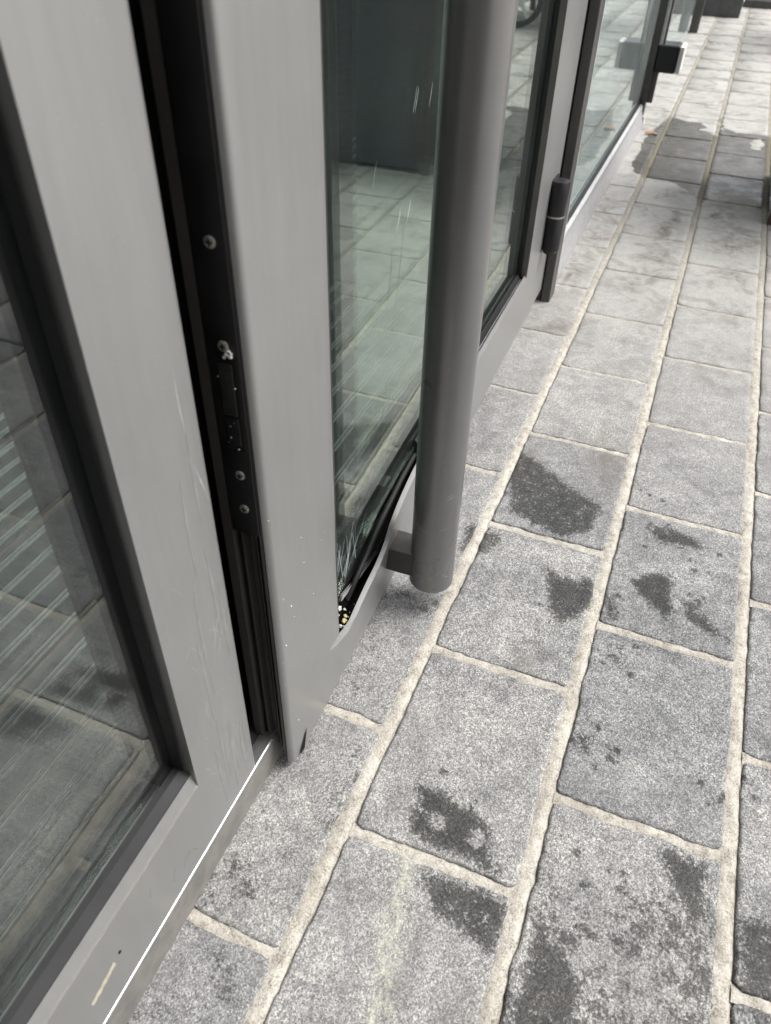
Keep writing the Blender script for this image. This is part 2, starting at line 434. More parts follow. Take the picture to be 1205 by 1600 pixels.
def wet_at(x, y):
    w = 0
    for k, (a, b, c, d) in BB.items():
        if a < x < b and c < y < d:
            s = sdf(STAINS[k], x, y)
            w = max(w, WLEV[k]*max(0, min(1, .5 - s/.026)))
    if w:
        for hx, hy in ((.432, .089), (.430, .040)):       # dry rings left inside the mark
            r = math.hypot(x-hx, y-hy)
            w *= 1 - .55*math.exp(-((r-.006)/.0055)**2)
    for hx, hy, r in ((.612,-.080,.008),(.605,-.093,.006),(.437,-.122,.012),(.402,-.141,.014),(.86,-.21,.008),(1.0,-.12,.006)):
        w = max(w, .75*max(0, min(1, 1.2-math.hypot(x-hx, y-hy)/r)))
    for px_, py_, r in SPLAT:
        if abs(x-px_) < 2*r and abs(y-py_) < 2*r:
            w = max(w, .85*max(0, min(1, 1.35-math.hypot(x-px_, y-py_)/r)))
    if y > .19 and x < .95:                                # scuffed dark mottling along the door line
        w = max(w, .30+.42*noise.noise(Vector((x*18, y*18, 5)))+.2*noise.noise(Vector((x*50, y*50, 2))))
    if x < .62 and y < -.03:                               # damp lower stones, bottom of the picture
        w = max(w, max(0, min(1, (.54-x)/.16))*(.60+.55*noise.noise(Vector((x*13, y*13, 3)))+.30*noise.noise(Vector((x*45, y*45, 9)))))
    return w
def pud_at(x, y):
    if not (2.5 < x < 4.3 and y > -.9): return 0.
    s = sdf(PUD, x, y)
    v = max(0, min(1, .5 - s/.08))
    for hx, hy, rx, ry in ((3.66, -.185, .10, .022), (3.88, .0, .12, .035)):
        v = min(v, max(0, min(1, math.hypot((x-hx)/rx, (y-hy)/ry)-.5+1.1*noise.noise(Vector((x*22, y*30, 1))))))
    return v
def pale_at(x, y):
    t = max(0, min(1, (x-.75)/1.75)); v = t*t*(3-2*t)*1.05  # whitens with distance: deposits plus painted-in stronger light
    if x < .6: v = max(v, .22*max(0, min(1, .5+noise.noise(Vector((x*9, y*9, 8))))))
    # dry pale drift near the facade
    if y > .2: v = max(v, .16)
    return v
def yel_at(x, y):
    pts = ((.378, .1026), (.3175, .098), (.2204, .0732), (.15, .06))
    d = min(math.hypot(*(Vector((x, y))-(Vector(a)+(Vector(b)-Vector(a))*max(0, min(1, (Vector((x, y))-Vector(a)).dot(Vector(b)-Vector(a))/(Vector(b)-Vector(a)).length_squared))))) for a, b in zip(pts, pts[1:]))
    return .8*math.exp(-(d/.011)**2)
def smu_at(x, y):
    v = 0
    for a, b, r in SMUDGE:
        if abs(x-a) < 2.5*r and abs(y-b) < 2*r:
            v = max(v, math.exp(-((x-a)/(r*1.2))**2-((y-b)/(r*.7))**2))
    return v*.85

def build_paving():
    V = []; Fc = []; A = {k: [] for k in ('wet', 'pale', 'yellow', 'puddle', 'smudge', 'tone')}
    def slab(x0, x1, y0, y1, res):
        seed = Vector((x0*3.1, y0*5.7, 1.3)); tone = random.random(); dz = random.uniform(-.0008, .0008)
        tx, ty = random.uniform(-.004, .004), random.uniform(-.004, .004)
        nx = max(2, round((x1-x0)/res)); ny = max(2, round((y1-y0)/res))
        us = [0, .0025/(x1-x0)] + [i/nx for i in range(1, nx)] + [1-.0025/(x1-x0), 1]
        vs = [0, .0025/(y1-y0)] + [i/ny for i in range(1, ny)] + [1-.0025/(y1-y0), 1]
        k0 = len(V); W_, H_ = x1-x0, y1-y0
        # edges wander by a couple of millimetres
        def ed(t, s): return .0030*noise.noise(Vector((t*20, s*9.1, 0))+seed) + .0020*noise.noise(Vector((t*70, s*5.3, 4))+seed) + .0009*noise.noise(Vector((t*210, s*3.3, 7))+seed)
        cx_, cy_ = (x0+x1)/2, (y0+y1)/2
        rc = .009
        for v in vs:
            for u in us:
                X = x0+W_*u; Y = y0+H_*v
                eu = (ed(Y, 1)*(1-u) + ed(Y, 2)*u); ev = (ed(X, 3)*(1-v)+ed(X, 4)*v)
                # rounded corners
                ax, ay = W_/2-abs(X-cx_), H_/2-abs(Y-cy_)
                if ax < rc and ay < rc:
                    q = math.hypot(rc-ax, rc-ay)
                    if q > rc:
                        sc_ = rc/q; nx_, ny_ = rc-(rc-ax)*sc_, rc-(rc-ay)*sc_
                        X += (nx_-ax)*(1 if X < cx_ else -1); Y += (ny_-ay)*(1 if Y < cy_ else -1)
                rim = u in (0, 1) or v in (0, 1)
                Z = dz + tx*(X-cx_) + ty*(Y-cy_) + .0009*noise.noise(Vector((X*30, Y*30, 2))) + .0004*noise.noise(Vector((X*110, Y*110, 6)))
                if rim: Z -= .0016
                X += eu; Y += ev
                V.append((X, Y, Z))
                fine = res < .03
                A['wet'].append(wet_at(X, Y) if X < 1.3 else 0.)
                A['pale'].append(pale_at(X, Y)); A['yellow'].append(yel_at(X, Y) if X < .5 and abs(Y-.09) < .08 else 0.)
                A['puddle'].append(pud_at(X, Y)); A['smudge'].append(smu_at(X, Y) if fine else 0.); A['tone'].append(tone)
        w = len(us)
        for j in range(len(vs)-1):
            for i in range(len(us)-1):
                a = k0+j*w+i; Fc.append((a, a+1, a+1+w, a+w))
        # side walls
        ring = [k0+i for i in range(w)] + [k0+j*w+w-1 for j in range(1, len(vs))] + [k0+(len(vs)-1)*w+i for i in range(w-2, -1, -1)] + [k0+j*w for j in range(len(vs)-2, 0, -1)]
        kb = len(V)
        for r in ring:
            x, y, z = V[r]; V.append((x, y, z-.02))
            for k in A: A[k].append(A[k][r])
        n = len(ring)
        for i in range(n):
            j = (i+1) % n; Fc.append((ring[j], ring[i], kb+i, kb+j))
    JW, CW = .0185, .0125
    for r in range(0, 21):
        top = .42 if r == 0 else ROWJ[r-1]; bot = ROWJ[r] if r < len(ROWJ) else ROWJ[-1]-PITCH_Y
        xs = list(ROWX.get(r, []))
        if not xs:
            o = random.uniform(0, LEN_X); xs = [-.6+o]
            while xs[-1] < 3.2: xs.append(xs[-1]+LEN_X+random.uniform(-.006, .006))
        while xs[0] > (-.7 if r < 5 else -1.5): xs.insert(0, xs[0]-LEN_X)
        while xs[-1] < 16: xs.append(xs[-1]+LEN_X+random.uniform(-.01, .01))
        for a, b in zip(xs, xs[1:]):
            near = r <= 3 and .05 < b and a < 1.35
            mid = r <= 4 and a < 4.4 and b > -.4
            res = .0045 if near else (.013 if mid else .10)
            cw = CW*(1 if b < 1.4 else .75)
            slab(a+cw/2+.0, b-cw/2, bot+JW/2 if r < 20 else bot, (top-JW/2) if r else .335 if False else top-JW/2, res)
    me = bpy.data.meshes.new('pavement'); me.from_pydata(V, [], Fc); me.update()
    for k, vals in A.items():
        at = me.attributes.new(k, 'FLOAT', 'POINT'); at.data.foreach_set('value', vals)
    me.polygons.foreach_set('use_smooth', [True]*len(me.polygons))
    me.materials.append(M['stone'])
    o = link(bpy.data.objects.new('pavement', me)); o['kind'] = 'structure'
    # mortar bed: strips along every joint, humped, with crumbs
    V2 = []; F2 = []; D = []; PU = []
    def grid(x0, x1, y0, y1, nx, ny, fn):
        k = len(V2)
        for j in range(ny+1):
            for i in range(nx+1):
                x = x0+(x1-x0)*i/nx; y = y0+(y1-y0)*j/ny
                V2.append((x, y, fn(x, y, i/nx, j/ny)))
                D.append(max(0, min(1, (x-1.5)/1.6))); PU.append(max(0, min(1, pud_at(x, y)*1.6-.3)))
        for j in range(ny):
            for i in range(nx):
                a = k+j*(nx+1)+i; F2.append((a, a+1, a+nx+2, a+nx+1))
    def rz(x, y, s): return -.0020 + .0016*noise.noise(Vector((x*50, y*50, s))) + .0013*noise.noise(Vector((x*170, y*170, s)))
    for r, yj in enumerate(ROWJ):
        for x0, x1, n in ((-1.5, -.1, 20), (-.1, 1.5, 420), (1.5, 4.5, 300), (4.5, 16, 60)):
            if r > 4 and n > 60: n = 30
            grid(x0, x1, yj-.013, yj+.013, n, 8 if r < 4 else 2, lambda x, y, u, v, yj=yj: rz(x, y, 1)+.0014*(1-((y-yj-.002)/.0085)**2) - .0026*max(0, min(1, (yj-.0055-y)/.003)))
    for r in range(0, 21):
        top = .42 if r == 0 else ROWJ[r-1]-.012; bot = (ROWJ[r] if r < len(ROWJ) else ROWJ[-1]-PITCH_Y)+.012
        xs = list(ROWX.get(r, []))
        if xs:
            while xs[-1] < 4.4: xs.append(xs[-1]+LEN_X)
            for x in xs:
                if x < -.3: continue
                grid(x-.009, x+.009, bot-.004, top+.004, 6 if x < 1.6 else 2, 60 if x < 1.6 else 16, lambda a, y, u, v, x=x: rz(a, y, 2)-.0004+.0008*(1-((a-x)/.006)**2))
    me = bpy.data.meshes.new('mortar_joints'); me.from_pydata(V2, [], F2); me.update()
    for k, vals in (('dirt', D), ('puddle', PU)):
        at = me.attributes.new(k, 'FLOAT', 'POINT'); at.data.foreach_set('value', vals)
    me.polygons.foreach_set('use_smooth', [True]*len(me.polygons))
    me.materials.append(M['mortar'])
    o = link(bpy.data.objects.new('mortar_joints', me)); o['kind'] = 'structure'
build_paving()
g0 = MB(); g0.add([(-150, -150, -.016), (150, -150, -.016), (150, .42, -.016), (-150, .42, -.016)], [(0, 1, 2, 3)])
o = g0.build('ground', 'mortar', recalc=False); o['kind'] = 'structure'

# ------------------------------------------------------------------ building shell and interior
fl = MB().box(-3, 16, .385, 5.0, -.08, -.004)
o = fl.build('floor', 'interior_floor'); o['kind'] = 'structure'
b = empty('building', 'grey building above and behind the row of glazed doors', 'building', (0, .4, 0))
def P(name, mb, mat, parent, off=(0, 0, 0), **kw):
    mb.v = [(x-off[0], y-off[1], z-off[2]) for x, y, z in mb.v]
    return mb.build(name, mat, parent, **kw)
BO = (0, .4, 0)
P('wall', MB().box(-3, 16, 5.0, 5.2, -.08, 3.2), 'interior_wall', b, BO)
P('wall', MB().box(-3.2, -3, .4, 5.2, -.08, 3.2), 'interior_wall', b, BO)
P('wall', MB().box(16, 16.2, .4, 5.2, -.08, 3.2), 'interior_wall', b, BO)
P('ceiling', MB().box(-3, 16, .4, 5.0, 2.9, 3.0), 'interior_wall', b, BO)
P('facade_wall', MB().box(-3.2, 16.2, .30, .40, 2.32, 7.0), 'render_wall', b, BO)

mt = MB()
my = [.5887+.0425*i for i in range(-3, 19)]
for y in my:
    for d in (-.0036, .0036):
        mt.box(-1.5, 1.72, y+d-.0013, y+d+.0013, .004, .0105)
mat_o = empty('entrance_mat', 'dark ribbed entrance mat with pale metal strips behind the door glass', 'mat', (0, .45, 0))
P('carpet', MB().box(-1.5, 1.74, .44, 1.39, -.002, .0065), 'carpet', mat_o, (0, .45, 0))
P('metal_strips', mt, 'strip', mat_o, (0, .45, 0))

P('shade_wall', MB().box(-.75, -.50, -1.3, .295, -.01, 2.6), 'dark_wall', b, BO)  # unseen wall, added to shade the near paving and the pull handle
# ------------------------------------------------------------------ threshold
th = empty('threshold', 'worn metal threshold strip under the two doors, bare shiny edge', 'threshold', (.39, .30, 0))
TO = (.39, .30, 0)
P('sill_face', MB().prism([(.298, -.004), (.2985, .0495), (.3005, .051), (.340, .051), (.340, -.004)], -.9, .4525, 'x'), 'sill_paint', th, TO)
P('sill_top', MB().prism([(.2968, .0515), (.2968, .0545), (.298, .0555), (.3145, .0555), (.3145, .0515)], -.9, .4540, 'x'), 'alu', th, TO, bevel=.0006)
P('track', MB().prism([(.3150, .0515), (.3150, .0535), (.345, .0535), (.345, .0515)], -.9, .47, 'x'), 'bronze', th, TO)
P('track', MB().prism([(.3402, -.004), (.3402, .030), (.384, .030), (.384, -.004)], -.9, 1.9, 'x'), 'bronze', th, TO)
P('rear_sill', MB().prism([(.310, -.004), (.310, .046), (.338, .048), (.338, -.004)], .4545, 1.84, 'x'), 'paint', th, TO, bevel=.001)

# ------------------------------------------------------------------ left glazed screen
LY = .298
sc = empty('glazed_screen', 'grey framed glazed door leaf nearest the camera with scuffed stile and slotted bottom rail', 'door', (.391, LY, 0))
SO = (.391, LY, 0)
X1, XI = .3905, .2945
def rprof(x0, x1, y0, y1, r=.005, lip=None):
    pts = [(x0, y0)]
    for i in range(6):
        t = (pi/2)*i/5; pts.append((x1-r+r*sin(t), y0+r-r*cos(t)))
    pts += [(x1, y1), (x0, y1)]
    return pts
st_ = MB().prism(rprof(XI, X1, LY, LY+.012, .0055), .0535, 2.25)
o = P('stile', st_, 'paint', sc, SO); sharp(o)
P('stile_core', MB().box(.300, .3885, LY+.0122, LY+.060, .056, 2.25), 'black', sc, SO)
# bottom rail: front face, small ledge, sloping bead
rl = MB().prism([(LY, .0535), (LY, .1640), (LY+.0006, .1650), (LY+.0012, .1660), (LY+.0058, .1800), (LY+.012, .1800), (LY+.012, .0535)], -.9, XI, 'x')
P('bottom_rail', rl, 'paint', sc, SO)
P('gasket', MB().prism([(LY+.0060, .1802), (LY+.0063, .1812), (LY+.0150, .1880), (LY+.0215, .1890), (LY+.0215, .1802)], -.9, XI-.0005, 'x'), 'black', sc, SO)
P('gasket', MB().box(XI-.0022, XI+.006, LY+.0122, LY+.0215, .178, 2.25), 'black', sc, SO)
P('gasket', MB().box(XI-.0030, XI-.0024, LY+.010, LY+.0215, .1895, 2.25), 'black', sc, SO)
P('rail_core', MB().box(-.9, .300, LY+.024, LY+.060, .057, .150), 'black', sc, SO)
P('glass_pane', MB().box(-.9, XI+.003, LY+.0220, LY+.0265, .158, 2.24), 'glass_near', sc, SO)
P('glass_pane', MB().box(-.9, .283, LY+.0400, LY+.0440, .156, 2.24), 'glass_near_inner', sc, SO)
P('spacer_bar', MB().prism([(LY+.0270, .1505), (LY+.0270, .1560), (LY+.0395, .1560), (LY+.0395, .1505)], -.9, .283, 'x'), 'alu_dull', sc, SO)
P('rear_stile', MB().box(.283, .2995, LY+.0400, LY+.064, .150, 2.25), 'black', sc, SO)
P('gap_darkener', MB().box(.30, .392, LY+.0645, LY+.088, .030, 2.25), 'black', sc, SO)  # black box added so the open gap looks as dark as the interior
# the mended slot in the rail: beige scrape, and hole above it
def on_screen(a, z): return (a-SO[0], -lay(), z)
sm = MB()
stroke(sm, [(.1135+.0030*i, .1013+.0006*i) for i in range(12)], .0080, lambda a, z: on_screen(a, z), False)
o = sm.build('scrape', 'tape', sc, recalc=False)
hb = MB().cyl((.1545-SO[0], -.0004, .1125), .0016, -.0004, .0004, 'y', 14)
hb.build('screw_hole', 'pit', sc)
sm = MB(); random.seed(11)
for _ in range(48):
    a = random.uniform(.312, .385); z = random.uniform(.08, .42); L = random.uniform(.006, .035)
    an = random.choice([radians(random.uniform(52, 70)), radians(random.uniform(84, 98)), radians(random.uniform(105, 125))])
    stroke(sm, wob((a, z), (min(.3865, a+L*cos(an)), z+L*sin(an)), 8, .03), random.uniform(.0002, .0006), on_screen)
for a, b_ in (((.352, .285), (.376, .345)), ((.358, .283), (.383, .335)), ((.351, .090), (.388, .101)), ((.3735, .50), (.3850, .455)), ((.317, .33), (.327, .338))):
    stroke(sm, wob(a, b_, 12, .06), .0009, on_screen)
stroke(sm, [(.3700-.0015*sin(t*.45), .585-.007*t) for t in range(9)], .0009, on_screen)
sm.build('scratch_marks', 'scratch', sc, recalc=False)
sm = MB()
for a, z, L, w in ((.330, .075, .10, .004), (.338, .085, .13, .005), (.345, .10, .09, .0035), (.352, .07, .12, .0045), (.360, .09, .10, .004), (.372, .085, .08, .005), (.379, .10, .06, .003),
                   (.336, .22, .11, .004), (.345, .25, .14, .0035), (.368, .30, .12, .004), (.376, .27, .10, .003), (.352, .40, .10, .003), (.37, .44, .09, .0025)):
    stroke(sm, wob((a, z), (a+random.uniform(-.003, .003), z+L), 10, .02), w, on_screen)
for _ in range(5):
    a = random.uniform(.20, .30); z = random.uniform(.075, .14)
    stroke(sm, wob((a, z), (a+random.uniform(-.012, .012), z+random.uniform(.008, .02)), 7, .2), .0014, on_screen)
sm.build('dried_runs', 'smear', sc, recalc=False)
sm = MB()
for i in range(16):
    a0 = -.30+.037*i
    stroke(sm, [(a0+.0045*k, .1646+.0003*noise.noise(Vector((a0*40+k, 0, 0)))) for k in range(9) if a0+.0045*k < XI-.003], .0011, on_screen, False)
sm.build('worn_edge', 'tape', sc, recalc=False)

# ------------------------------------------------------------------ the damaged door leaf
ang = math.atan2(.021, 1.412)
dl = empty('damaged_door', 'grey glazed door leaf with bent bottom rail, cracked glass and tubular pull', 'door', (.428, .273, 0), ang)
ZT = 2.25
TOPC = [(0, .102), (.112, .102), (.1395, .0885), (.160, .082), (.1796, .0788), (.213, .0889), (.240, .097), (.264, .1026), (.288, .1121), (.3192, .1331), (.345, .1412),
        (.3651, .1459), (.4198, .1521), (.50, .158), (.62, .163), (.80, .166), (1.40, .168)]
def interp(T, s):
    for (a, b), (c, d) in zip(T, T[1:]):
        if s <= c: return b+(d-b)*max(0, (s-a)/(c-a))
    return T[-1][1]
BOTC = [(0, .014), (.035, .014), (.052, .0085), (.09, .008), (.34, .014), (.60, .030), (.9, .040), (1.412, .046)]
def bulge(s, z):
    """outward push of the bent lower corner (negative = towards the street)"""
    k = math.exp(-((s-.285)/.11)**2)*math.exp(-((z-.125)/.045)**2)
    c = .0018*math.exp(-((s-.17)/.05)**2)*math.exp(-((z-.08)/.03)**2)
    return -.0060*k - c + .0006*noise.noise(Vector((s*14, z*14, 5)))*math.exp(-max(0, s-.5)*3)*(1 if z < .25 else max(0, 1-(z-.25)/.2))
SI = 1.155        # inner edge of hinge stile
R0 = .0065
fr = MB()
# rounded lock edge + lock stile front, up to the opening, as a grid
cols = [(0., R0, True), ] 
def colpos(k):     # rounded corner columns then flat columns
    return k
edge = [(R0-R0*cos(t), R0-R0*sin(t)) for t in [pi/2*i/6 for i in range(7)]]     # (s, n): from (0,R0) to (R0,0)
ss = [.02, .04, .06, .08, .10, .112, .1210, .1300, .1395]
colsL = [(s, n) for s, n in edge] + [(s, 0.) for s in ss]
def addgrid(mb, cols, zf, nz):
    k = len(mb.v); 
    for (s, n) in cols:
        z0, z1 = zf(s)
        for j in range(nz+1):
            t = j/nz; z = z0+(z1-z0)*(t if nz < 30 else t*t)
            mb.v.append((s, n+bulge(s, z) if n < .001 else n, z))
    for i in range(len(cols)-1):
        for j in range(nz):
            a = k+i*(nz+1)+j; mb.f.append((a, a+nz+1, a+nz+2, a+1))
colsAll = colsL + [(s, 0.) for s in [.150, .160, .170, .180, .19, .20, .213, .226, .24, .252, .264, .276, .288, .30, .31, .32, .33, .345, .36, .38, .40, .42, .45, .48, .52, .56, .62, .7, .8, .9, 1.0, 1.1, SI]]
addgrid(fr, colsAll, lambda s: (interp(BOTC, s), interp(TOPC, s)-(.0006 if s <= .112 else 0)), 14)
addgrid(fr, colsL, lambda s: (.1014 if s <= .112 else .102+.0016*(s-.112)/.03, ZT), 40)
# hinge stile
addgrid(fr, [(SI, 0.), (1.25, 0), (1.33, 0), (1.3905, 0.), (1.3925, .0006), (1.394, .003), (1.394, .012)], lambda s: (interp(BOTC, min(s, 1.39)), ZT), 12)
# returns: rail ledge going inwards, lock stile return, hinge stile return
k = len(fr.v)
led = [c for c in colsAll if c[0] >= .112]
for (s, n) in led:
    z = interp(TOPC, s); bn = bulge(s, z)
    fr.v += [(s, bn, z), (s, bn+.0008, z+.0009), (s, bn+.0048, z+.0072)]
for i in range(len(led)-1):
    for j in range(2):
        a = k+i*3+j; fr.f.append((a, a+3, a+4, a+1))
fr.add([(.1395, bulge(.1395, .104), .104), (.1395, .012, .104), (.1395, .012, ZT), (.1395, 0, ZT)], [(0, 1, 2, 3)])
o = fr.build('front_frame', 'paint', dl); sharp(o, 50)
# inner returns of the hinge stile are dark bronze
P('stile_return', MB().box(SI-.0008, SI+.010, .0008, .0125, .170, ZT), 'bronze_light', dl)
P('gasket', MB().box(SI-.0025, SI+.010, .0128, .0200, .172, ZT), 'black', dl)
P('gasket', MB().prism([(.0122, .150), (.0122, .1660), (.0190, .1750), (.0205, .1750), (.0205, .150)], .48, SI-.003, 'x'), 'black', dl)
P('glazing_bead', MB().prism([(.0112, .1480), (.0112, .1655), (.0120, .1655), (.0120, .1480)], .60, SI-.003, 'x'), 'alu_dull', dl)
# frame body behind the skin; the lock edge is an open channelled profile
prof = [(.0012, .0072), (.0, .0078), (.0, .0105), (.013, .0105), (.013, .0165), (.0055, .0165), (.0055, .0180), (.013, .0180), (.013, .0215), (.009, .0215), (.009, .0225), (.013, .0225),
        (.013, .0290), (.0025, .0290), (.0025, .0305), (.012, .0305), (.012, .0370), (-.0015, .0370), (-.0015, .0465), (.120, .0465), (.120, .013), (.060, .0125), (.0150, .0020), (.0065, .0016)]
P('lock_edge', MB().prism(prof, .034, ZT-.01), 'bronze', dl)
P('leaf_gap_darkener', MB().box(-.052, .118, .066, .080, .030, ZT-.01), 'black', dl)  # black box added behind the leaf edge to keep the gap dark
P('rail_core', MB().box(.125, 1.36, .024, .046, .020, .066), 'pit', dl)
P('rail_core', MB().box(.52, 1.36, .0024, .0238, .060, .140), 'pit', dl)
P('rail_core', MB().box(.052, .50, .0028, .0238, .018, .052), 'pit', dl)
P('hinge_stile_core', MB().box(SI+.012, 1.392, .0132, .046, .06, ZT-.01), 'black', dl)
# lower corner: curled end of the front sheet with a dark slit
P('corner_lining', MB().box(.020, .048, .0035, .007, .010, .033), 'pit', dl)
P('corner_flap', MB().add([(.0375, -.0012, .0335), (.0415, -.0012, .0340), (.0400, -.0016, .0080), (.0300, -.0020, .0050), (.0262, -.0020, .0052)], [(0, 1, 2, 3, 4)]).add([(.0375, .0002, .0335), (.0415, .0002, .0340), (.0400, -.0002, .0080), (.0300, -.0004, .0050), (.0262, -.0004, .0052)], [(0, 4, 3, 2, 1)]), 'paint', dl)
P('corner_slit', MB().add([(.0355, -.0009, .0330), (.0385, -.0009, .0300), (.0290, -.0012, .0070), (.0180, -.0012, .0090), (.0185, -.0010, .0150), (.0270, -.0010, .0230)], [(0, 1, 2, 3, 4, 5)]), 'pit', dl)
# glass: outer pane reaching the broken corner, inner pane smaller
P('glass_pane', MB().add([(.128, .022, .118), (.1932, .022, .110), (.2592, .022, .1259), (.33, .022, .145), (.42, .022, .152), (SI+.005, .022, .158), (SI+.005, .022, 2.24), (.128, .022, 2.24)] +
    [(.128, .0265, .118), (.1932, .0265, .110), (.2592, .0265, .1259), (.33, .0265, .145), (.42, .0265, .152), (SI+.005, .0265, .158), (SI+.005, .0265, 2.24), (.128, .0265, 2.24)],
    [tuple(range(8))[::-1], tuple(range(8, 16))] + [(i, (i+1) % 8, 8+(i+1) % 8, 8+i) for i in range(8)]), 'glass', dl)
P('glass_pane', MB().prism([(.3145, .072), (.40, .045), (SI+.005, .055), (SI+.005, 2.24), (.3100, 2.24)], .046, .050, 'y'), 'glass_inner', dl)
# torn bead strip and rubber hanging in the opening
P('torn_bead', MB().add([(.186, .0165, .1085), (.192, .0165, .1165), (.2428, .0155, .1010), (.240, .0155, .0960), (.3152, .014, .0900), (.313, .014, .0860), (.335, .013, .0930)],
    [(0, 1, 2, 3), (3, 2, 4, 5), (5, 4, 6)]).add([(.186, .019, .1085), (.192, .019, .1165), (.2428, .0185, .1010), (.240, .0185, .0960), (.3152, .017, .0900), (.313, .017, .0860), (.335, .016, .0930)],
    [(3, 2, 1, 0), (5, 4, 2, 3), (6, 4, 5)]), 'alu_dull', dl)
def tube(pts, r, seg=10):
    mb = MB(); vs = []; fs = []
    P_ = [Vector(p) for p in pts]
    for i, p in enumerate(P_):
        d = (P_[min(i+1, len(P_)-1)]-P_[max(i-1, 0)]).normalized()
        a = d.orthogonal().normalized(); 
        if i and 'pa' in locals(): a = (pa - d*pa.dot(d)).normalized()
        pa = a; c = d.cross(a)
        for k in range(seg): t = 2*pi*k/seg; vs.append(p+a*r*cos(t)+c*r*sin(t))
    for i in range(len(P_)-1):
        for k in range(seg): fs.append((i*seg+k, i*seg+(k+1) % seg, (i+1)*seg+(k+1) % seg, (i+1)*seg+k))
    fs += [tuple(range(seg))[::-1], tuple(range((len(P_)-1)*seg, len(P_)*seg))]
    return mb.add(vs, fs)
P('gasket', tube([(.62, .0175, .1560), (.50, .0180, .1500), (.415, .0175, .1450), (.335, .0165, .1330), (.262, .0160, .1130), (.200, .0150, .0980)], .0042), 'black', dl, smooth=True)
P('corner_block', MB().box(.150, .300, .0245, .044, .060, .100), 'pit', dl)
random.seed(5)
ch = MB()
def chunk(mb, c, r, n=7):
    bm = bmesh.new(); bmesh.ops.create_icosphere(bm, subdivisions=2, radius=r)
    vs = [v.co*(1+.9*noise.noise(v.co*(1.3/r)+Vector(c)*90))*(.75+.5*abs(noise.noise(Vector(c)*700)))+Vector(c) for v in bm.verts]
    fs = [tuple(v.index for v in f.verts) for f in bm.faces]; mb.add(vs, fs); bm.free()
chunk(ch, (.1800, .009, .0810), .0042); chunk(ch, (.1850, .010, .0850), .0030); chunk(ch, (.1750, .008, .0840), .0024)
ch.build('foam_crumb', 'foam', dl)
ch = MB()
chunk(ch, (.1775, .0150, .1060), .0032); chunk(ch, (.171, .014, .099), .0022); chunk(ch, (.193, .014, .088), .0022); chunk(ch, (.168, .010, .083), .0024); chunk(ch, (.172, .006, .079), .0026)
for _ in range(9):
    s = random.uniform(.150, .21); chunk(ch, (s, random.uniform(.003, .008), interp(TOPC, s)+random.uniform(0, .001)), random.uniform(.0004, .0009))
ch.build('broken_chips', 'debris', dl)
# cracks in the corner of the pane
random.seed(21)
cr = MB(); onp = lambda s, z: (s, .0219-lay(), z)
src = (.165, .088)
for i in range(34):
    a = radians(random.uniform(52, 104)); L = random.uniform(.012, .085)*(1.3 if i % 7 == 0 else .7)
    s0 = random.uniform(.142, .250); z0 = .114+.16*(s0-.15)+random.uniform(0, .050)*(1 if s0 < .2 else .3)
    s1, z1 = s0+L*cos(a)*.8, z0+L*sin(a)
    pts = wob((s0, z0), (s1, z1), 9, .03)
    pts = [(max(.1405, x), z) for x, z in pts]
    stroke(cr, pts, random.choice([.0003, .0003, .0005, .0008]), onp, i % 3 > 0)
for a, b_ in (((.166, .118), (.178, .205)), ((.17, .117), (.187, .226)), ((.19, .116), (.245, .175)), ((.150, .122), (.152, .20)), ((.21, .119), (.30, .19)), ((.215, .125), (.23, .18)),
              ((.142, .16), (.175, .175)), ((.145, .134), (.20, .155))):
    stroke(cr, wob(a, b_, 12, .05), .0009, onp)
cr.build('glass_cracks', 'crack', dl, recalc=False)
cr = MB()
for a, b_ in (((.36, .52), (.345, .44)), ((.40, .545), (.365, .40)), ((.352, .34), (.315, .24)), ((.31, .23), (.255, .16))):
    stroke(cr, wob(a, b_, 12, .04), .0007, onp)
cr.build('crack_lines', 'black', dl, recalc=False)
cr = MB()
for s, z in ((.370, .532), (.375, .534), (.404, .530), (.409, .532), (.412, .645), (.418, .644), (.466, .64), (.2985, .60)):
    stroke(cr, wob((s, z), (s+.010, z+.024), 6, .08), .0009, onp)
cr.build('glint_marks', 'crack', dl, recalc=False)
# scratches on lock stile and rail
random.seed(9)
sm = MB(); onl = lambda s, z: (s, bulge(s, z)-.0001-lay(), z)
for _ in range(55):
    s = random.uniform(.02, .13); z = random.uniform(.04, .40); L = random.uniform(.008, .04)
    an = random.choice([radians(random.uniform(60, 74)), radians(random.uniform(86, 95)), radians(random.uniform(40, 60))])
    stroke(sm, wob((s, z), (min(.137, s+L*cos(an)), z+L*sin(an)), 8, .06), random.uniform(.0002, .0006), onl)
for a, b_ in (((.072, .185), (.137, .245)), ((.060, .195), (.082, .235)), ((.11, .145), (.136, .17)), ((.20, .04), (.215, .06)), ((.30, .05), (.315, .09)), ((.17, .05), (.19, .065)), ((.33, .06), (.40, .14))):
    stroke(sm, wob(a, b_, 12, .05), .0007, onl)
stroke(sm, [(s, interp(TOPC, s)-.0006) for s in [.112+.02*i for i in range(18)]], .0011, onl, False)
sm.build('scratch_marks', 'scratch', dl, recalc=False)
# chips along the rounded corner
ch = MB()
for z in (.405, .285, .275, .205, .60, .47, .168, .15, .33):
    chunk(ch, (.0035, .0016, z), .0009)
for _ in range(16):
    chunk(ch, (random.uniform(.01, .13), 0, random.uniform(.05, .4)), .0007)
ch.build('paint_chips', 'debris', dl)

